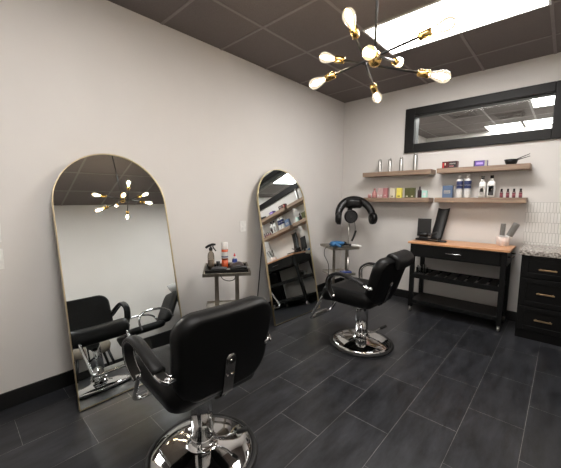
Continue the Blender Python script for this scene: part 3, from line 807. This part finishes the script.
b.box(L_(1.29, -.455, .43), L_(1.312, -.115, .475)); b.box(L_(2.168, -.455, .43), L_(2.19, -.115, .475))
rk = b.build('slatted_shelf', BLACKWOOD, t)
for k in range(8):
    x0 = 1.335+k*.105
    MB().box(L_(x0, -.458, .455), L_(x0+.075, -.112, .470), None, .002).build('slat', BLACKWOOD, rk)
MB().box(L_(1.29, -.478, .112), L_(2.19, -.092, .155), None, .003).build('bottom_shelf', BLACKWOOD, t)
b = MB(); b.tube(round_corners([L_(2.22, -.42, .79), L_(2.262, -.42, .79), L_(2.262, -.13, .79), L_(2.22, -.13, .79)], .015, 4), .007)
b.build('towel_bar', CHROME, t)

# things on the cart
b = MB(); b.box((-.080, -.006, 0), (.080, .006, .225), None, .003, Matrix.Rotation(math.radians(-8), 4, 'X')); b.box((-.05, -.05, -.036), (.05, .05, -.028), None, .002); b.box((-.02, -.008, -.03), (.02, .008, .03))
tag(b.build('square_panel', BLKPLAST, None, (1.300, -.135, .905), (0, 0, math.radians(12))), 'flat black square panel standing at the left of the cart top', 'panel')
b = MB()
n = 14; verts = []; faces = []
for i in range(n+1):
    u = i/n; z = .39*u; y = .03+.12*u+.02*math.sin(u*PI)
    ww = .062+.004*u
    for s in range(7):
        v = s/3-1; verts.append((v*ww+.055*u, y-.012*(1-v*v), z+.006-(0 if u < .95 else .014*(1-v*v))))
for s in range(len(verts)): verts.append((verts[s][0], verts[s][1]+.010, verts[s][2]))
N0 = (n+1)*7
for i in range(n):
    for j in range(6):
        a = i*7+j; faces.append((a, a+1, a+8, a+7)); faces.append((N0+a+7, N0+a+8, N0+a+1, N0+a))
for i in range(n):
    a = i*7; faces.append((a, a+7, N0+a+7, N0+a)); a = i*7+6; faces.append((a+7, a, N0+a, N0+a+7))
for j in range(6):
    faces.append((j+1, j, N0+j, N0+j+1)); a = n*7+j; faces.append((a, a+1, N0+a+1, N0+a))
b.mesh(verts, faces)
tag(b.build('highlighting_board', BLKPLAST, None, (1.462, -.225, .872), (0, 0, math.radians(4))), 'tall black curved hair-colouring board leaning at the left of the cart top', 'board')
t = empty('flat_iron', (1.40, -.335, .868), math.radians(-4), 'black hair straightener lying in front of the square panel', 'hair straightener')
for s, nm in ((1, 'upper_jaw'), (-1, 'lower_jaw')):
    MB().box((-.13, -.018, .006+.018*(s > 0)), (.13, .018, .020+.018*(s > 0)), None, .005, Matrix.Rotation(math.radians(-4*(s > 0)), 4, 'Y')).build(nm, BLKPLAST, t)
MB().box((.04, -.016, .0195), (.125, .016, .024), None, .001).build('ceramic_plate', STEEL, t)
t = empty('hot_brush', (1.335, -.255, .868), math.radians(8), 'round black thermal brush resting behind the straightener on the cart', 'brush')
MB().lathe([(0, -.05), (.022, -.05), (.028, -.03), (.028, .03), (.022, .05), (0, .05)], 20, None, Matrix.Translation((0, 0, .07)) @ Matrix.Rotation(PI/2, 4, 'Y')).build('brush_barrel', BLKPLAST, t)
MB().tube(smooth_path([(.05, 0, .07), (.1, 0, .085), (.15, -.01, .11)], 4), .009).build('handle', GREYPL, t)
MB().box((-.05, -.03, 0), (.05, .03, .045), None, .01).build('rest', BLKPLAST, t)
b = MB(); pts = smooth_path([(1.50, -.29, .876), (1.55, -.33, .876), (1.60, -.30, .876), (1.585, -.25, .876), (1.52, -.26, .878), (1.48, -.31, .88), (1.54, -.345, .882), (1.61, -.32, .876)], 6)
b.tube(pts, .009, None, 8)
tag(b.build('coiled_cord', RUBBER), 'thick black cord coiled at the foot of the tall curved board', 'cord')
# ribbed cup with two round brushes
t = empty('ribbed_cup', (2.135, -.145, .868), 0, 'blush ribbed cup holding two round brushes on the cart top', 'cup')
n = 48; b = MB(); prof = [(.048, 0), (.052, .006), (.058, .05), (.060, .10), (.057, .10), (.054, .05), (.046, .01)]
verts = []; faces = []
for k, (r, z) in enumerate(prof):
    for i in range(n):
        a = 2*PI*i/n; rr = r+(.004*math.cos(12*a) if k in (1, 2, 3) else 0); verts.append((rr*math.cos(a), rr*math.sin(a), z))
for k in range(len(prof)-1):
    for i in range(n): faces.append((k*n+i, k*n+(i+1) % n, (k+1)*n+(i+1) % n, (k+1)*n+i))
faces.append(tuple(range(n))[::-1]); faces.append(tuple((len(prof)-1)*n+i for i in range(n)))
b.mesh(verts, faces); b.build('cup_body', BLUSH, t)
def round_brush(p0, d, r, ln, label):
    d = Vector(d).normalized(); p0 = Vector(p0)
    t = empty('round_brush', p0, 0, label, 'brush', 'round brushes in the ribbed cup')
    q = d.to_track_quat('Z', 'Y').to_matrix().to_4x4()
    MB().lathe([(0, 0), (.008, 0), (.010, .08), (0, .08)], 14, None, q).build('handle', WHITEPL, t)
    MB().lathe([(0, .078), (r*.95, .078), (r, .084), (r, .10), (0, .10)], 22, None, q).build('collar', WHITEPL, t)
    b = MB(); prof = [(0, .10), (r*1.05, .10)]
    for k in range(12):
        z = .10+(ln)*(k+.5)/12; prof += [(r*1.12, z), (r*.98, z+ln/24)]
    prof += [(r*.9, .10+ln+.004), (0, .10+ln+.004)]
    b.lathe(prof, 22, None, q); b.build('bristle_barrel', SILVERP, t)
round_brush((2.120, -.15, .885), (.04, .0, 1), .022, .125, 'round brush standing upright in the ribbed cup')
round_brush((2.150, -.14, .890), (.42, -.03, 1), .030, .145, 'thicker round brush tilting right out of the ribbed cup')
# clear clip holder on the slatted shelf
t = empty('clip_caddy', (1.355, -.30, .471), .1, 'clear caddy of silver hair clips at the left end of the slatted shelf', 'caddy')
b = MB()
for lo, hi in (((-.06, -.045, 0), (.06, .045, .004)), ((-.06, -.045, 0), (.06, -.042, .06)), ((-.06, .042, 0), (.06, .045, .06)), ((-.06, -.045, 0), (-.057, .045, .06)), ((.057, -.045, 0), (.06, .045, .06))): b.box(lo, hi)
b.build('caddy_body', CLEARPL, t)
for k in range(6):
    x = -.045+.018*k; y = random.uniform(-.025, .025); z1 = random.uniform(.07, .11)
    MB().box((x-.006, y-.004, .005), (x+.006, y+.004, z1), None, .002).build('hair_clip', SILVERP if k % 2 else BLKPLAST, t)

# ---------------------------------------------------------------- base cabinet with granite top
t = empty('base_cabinet', (2.54, -.25, 0), 0, 'black three-drawer base cabinet with brass pulls at the right edge', 'cabinet')
CX0, CX1, CF = 2.336, 2.738, -.48
def K(x, y, z): return (x-2.54, y+.25, z)
MB().box(K(CX0, CF, .09), K(CX1, -.003, .835), None, .002).build('cabinet_box', BLACKWOOD, t)
MB().box(K(CX0+.0, CF+.012, 0), K(CX1, -.003, .09)).build('toe_kick', BLACKWOOD, t)
for z0, z1, hz in ((.625, .825, .713), (.345, .612, .480), (.098, .332, .218)):
    d = MB(); xi0, xi1 = CX0+.012, CX1-.012; y0 = CF-.018
    d.box(K(xi0, y0+.008, z0), K(xi1, CF, z1))
    fw = .045
    for lo, hi in (((xi0, y0, z0), (xi0+fw, y0+.010, z1)), ((xi1-fw, y0, z0), (xi1, y0+.010, z1)), ((xi0+fw, y0, z0), (xi1-fw, y0+.010, z0+fw)), ((xi0+fw, y0, z1-fw), (xi1-fw, y0+.010, z1))):
        d.box(K(*lo), K(*hi), None, .002)
    dd = d.build('drawer', BLACKWOOD, t)
    h = MB(); h.box(K(2.475, y0-.032, hz-.007), K(2.607, y0-.022, hz+.007), None, .003)
    for xx in (2.488, 2.594): h.cyl(K(xx, y0-.024, hz), K(xx, y0+.009, hz), .005)
    h.build('drawer_pull', PULL, dd)
t = empty('base_cabinet', (2.95, -.25, 0), 0, 'plain black base cabinet continuing the run past the right edge', 'cabinet')
MB().box((-.208, CF+.25, .0), (.25, .247, .835), None, .002).build('cabinet_box', BLACKWOOD, t)
for s in (0, 1):
    dd = MB().box((-.19+.22*s, CF+.25-.018, .1), (.02+.22*s, CF+.25, .825), None, .003).build('door', BLACKWOOD, t)
    MB().box((-.01+.06*s, CF+.25-.045, .6), (.0+.06*s, CF+.25-.035, .75), None, .002).build('door_pull', PULL, dd)
b = MB(); b.box((2.318, -.525, .838), (3.24, -.002, .893), None, .006)
tag(b.build('countertop', GRANITE), 'speckled granite countertop over the black base cabinets', 'countertop')
b = MB(); b.box((2.300, -.009, .893), (3.24, 0, 1.345))
struct(b, 'trim_1', PICKET)

# ---------------------------------------------------------------- bulb chandelier
HB = Vector((1.800, -2.655, 2.121))
t = empty('bulb_chandelier', HB, 0, 'black and brass starburst chandelier with eight glowing bulbs', 'chandelier')
b = MB(); b.cyl((0, 0, .02), (0, 0, H-HB.z-.02), .007, None, 12); b.build('down_rod', BLKMETAL, t)
MB().lathe([(0, H-HB.z-.03), (.055, H-HB.z-.028), (.06, H-HB.z-.02), (.06, H-HB.z-.001), (0, H-HB.z-.001)], 28).build('ceiling_canopy', BLKMETAL, t)
MB().lathe([(0, -.035), (.022, -.032), (.035, -.012), (.035, .012), (.022, .032), (0, .035)], 24).build('hub', BRASS, t)
# bulb centres measured from the hub
rods = [((.015, -.290, .080), (-.120, .278, -.093), 0),
        ((.320, .037, .070), (-.297, -.102, -.070), 0),
        ((.288, .133, -.118), (-.298, -.004, .094), 0),
        ((.108, -.262, -.084), (-.006, .314, .084), 0)]
for a, c, off in rods:
    a = Vector(a); c = Vector(c)
    d = (a-c).normalized()
    b = MB(); b.cyl(c+d*.09, a-d*.09, .0068, None, 12); rod = b.build('arm', BLKMETAL, t)
    m_ = (a+c)/2
    for p, dd in ((a, d), (c, -d)):
        q = dd.to_track_quat('Z', 'Y').to_matrix().to_4x4(); q.translation = p
        bulb_o = MB().lathe([(0, -.108), (.012, -.108), (.019, -.102), (.020, -.05), (.017, -.046), (0, -.046)], 22, None, q).build('socket', BRASS, t)
        g = MB().lathe([(.014, -.048), (.016, -.035), (.024, -.012), (.030, .012), (.031, .026), (.026, .044), (.014, .055), (0, .058)], 24, None, q)
        glass = g.build('bulb', BULBGLASS, t)
        f = MB()
        f.lathe([(0, -.034), (.006, -.030), (.011, -.005), (.014, .015), (.011, .032), (0, .039)], 14, None, q)
        f.build('filament', FIL, glass)

# ---------------------------------------------------------------- far side of the room, seen in the mirrors
t = empty('backwash_chair', (3.09, -2.20, 0), 0, 'black reclining backwash chair by the right wall, reflected in the near mirror', 'chair')
MB().box((-.28, -.1, 0), (.28, .50, .30), None, .01).build('plinth', BLACKWOOD, t)
b = MB(); b.pad(.52, .56, .11, .08, .25, .004, 12, None, lambda p: (p.x, p.z-.05, p.y+.44)); b.build('seat', LEATHER, t)
b = MB(); b.pad(.50, .56, .10, .09, .25, .004, 12, None, lambda p: (p.x, .26+p.y*.84+(p.z+.28)*.55, .44+(p.z+.28)*.84-p.y*.55)); b.build('backrest', LEATHER, t)
b = MB(); b.pad(.46, .26, .09, .06, .25, .004, 12, None, lambda p: (p.x, -.38+p.y*.5-p.z*.2, p.z*.6+.36+p.y*.3)); b.build('leg_rest', LEATHER, t)
for s in (-1, 1):
    b = MB(); b.tube(smooth_path([(s*.3, -.2, .42), (s*.31, -.22, .58), (s*.31, -.12, .68), (s*.31, .1, .68), (s*.31, .26, .62), (s*.29, .32, .50)], 6), .018); b.build('armrest', CHROME, t)
t = empty('shampoo_bowl', (3.09, -1.54, 0), 0, 'pale shampoo basin behind the backwash chair', 'basin')
MB().box((-.12, .0, 0), (.12, .24, .85), None, .02).build('pedestal', BLKPLAST, t)
b = MB(); b.lathe([(0, .80), (.12, .82), (.19, .90), (.22, 1.0), (.205, 1.0), (.17, .92), (.10, .85), (0, .84)], 28, None, Matrix.Translation((0, .1, .05)) @ Matrix.Diagonal((1, 1.15, 1, 1))); b.build('bowl', PORCELAIN, t)
b = MB(); b.tube(smooth_path([(.1, .35, .98), (.1, .35, 1.12), (.06, .30, 1.16), (.0, .22, 1.12)], 5), .012); b.build('faucet', CHROME, t)
t = empty('padded_stool', (3.37, -2.97, 0), 0, 'beige padded stool with black legs, reflected behind the near chair', 'stool')
b = MB(); b.pad(.52, .32, .20, .05, .25, .004, 12, None, lambda p: (p.z, p.x, p.y+.39)); b.build('seat', TAN, t)
for sx in (-1, 1):
    for sy in (-1, 1):
        MB().cyl((sx*.15, sy*.26, 0), (sx*.12, sy*.2, .31), .016, .020).build('leg', BLACKWOOD, t)
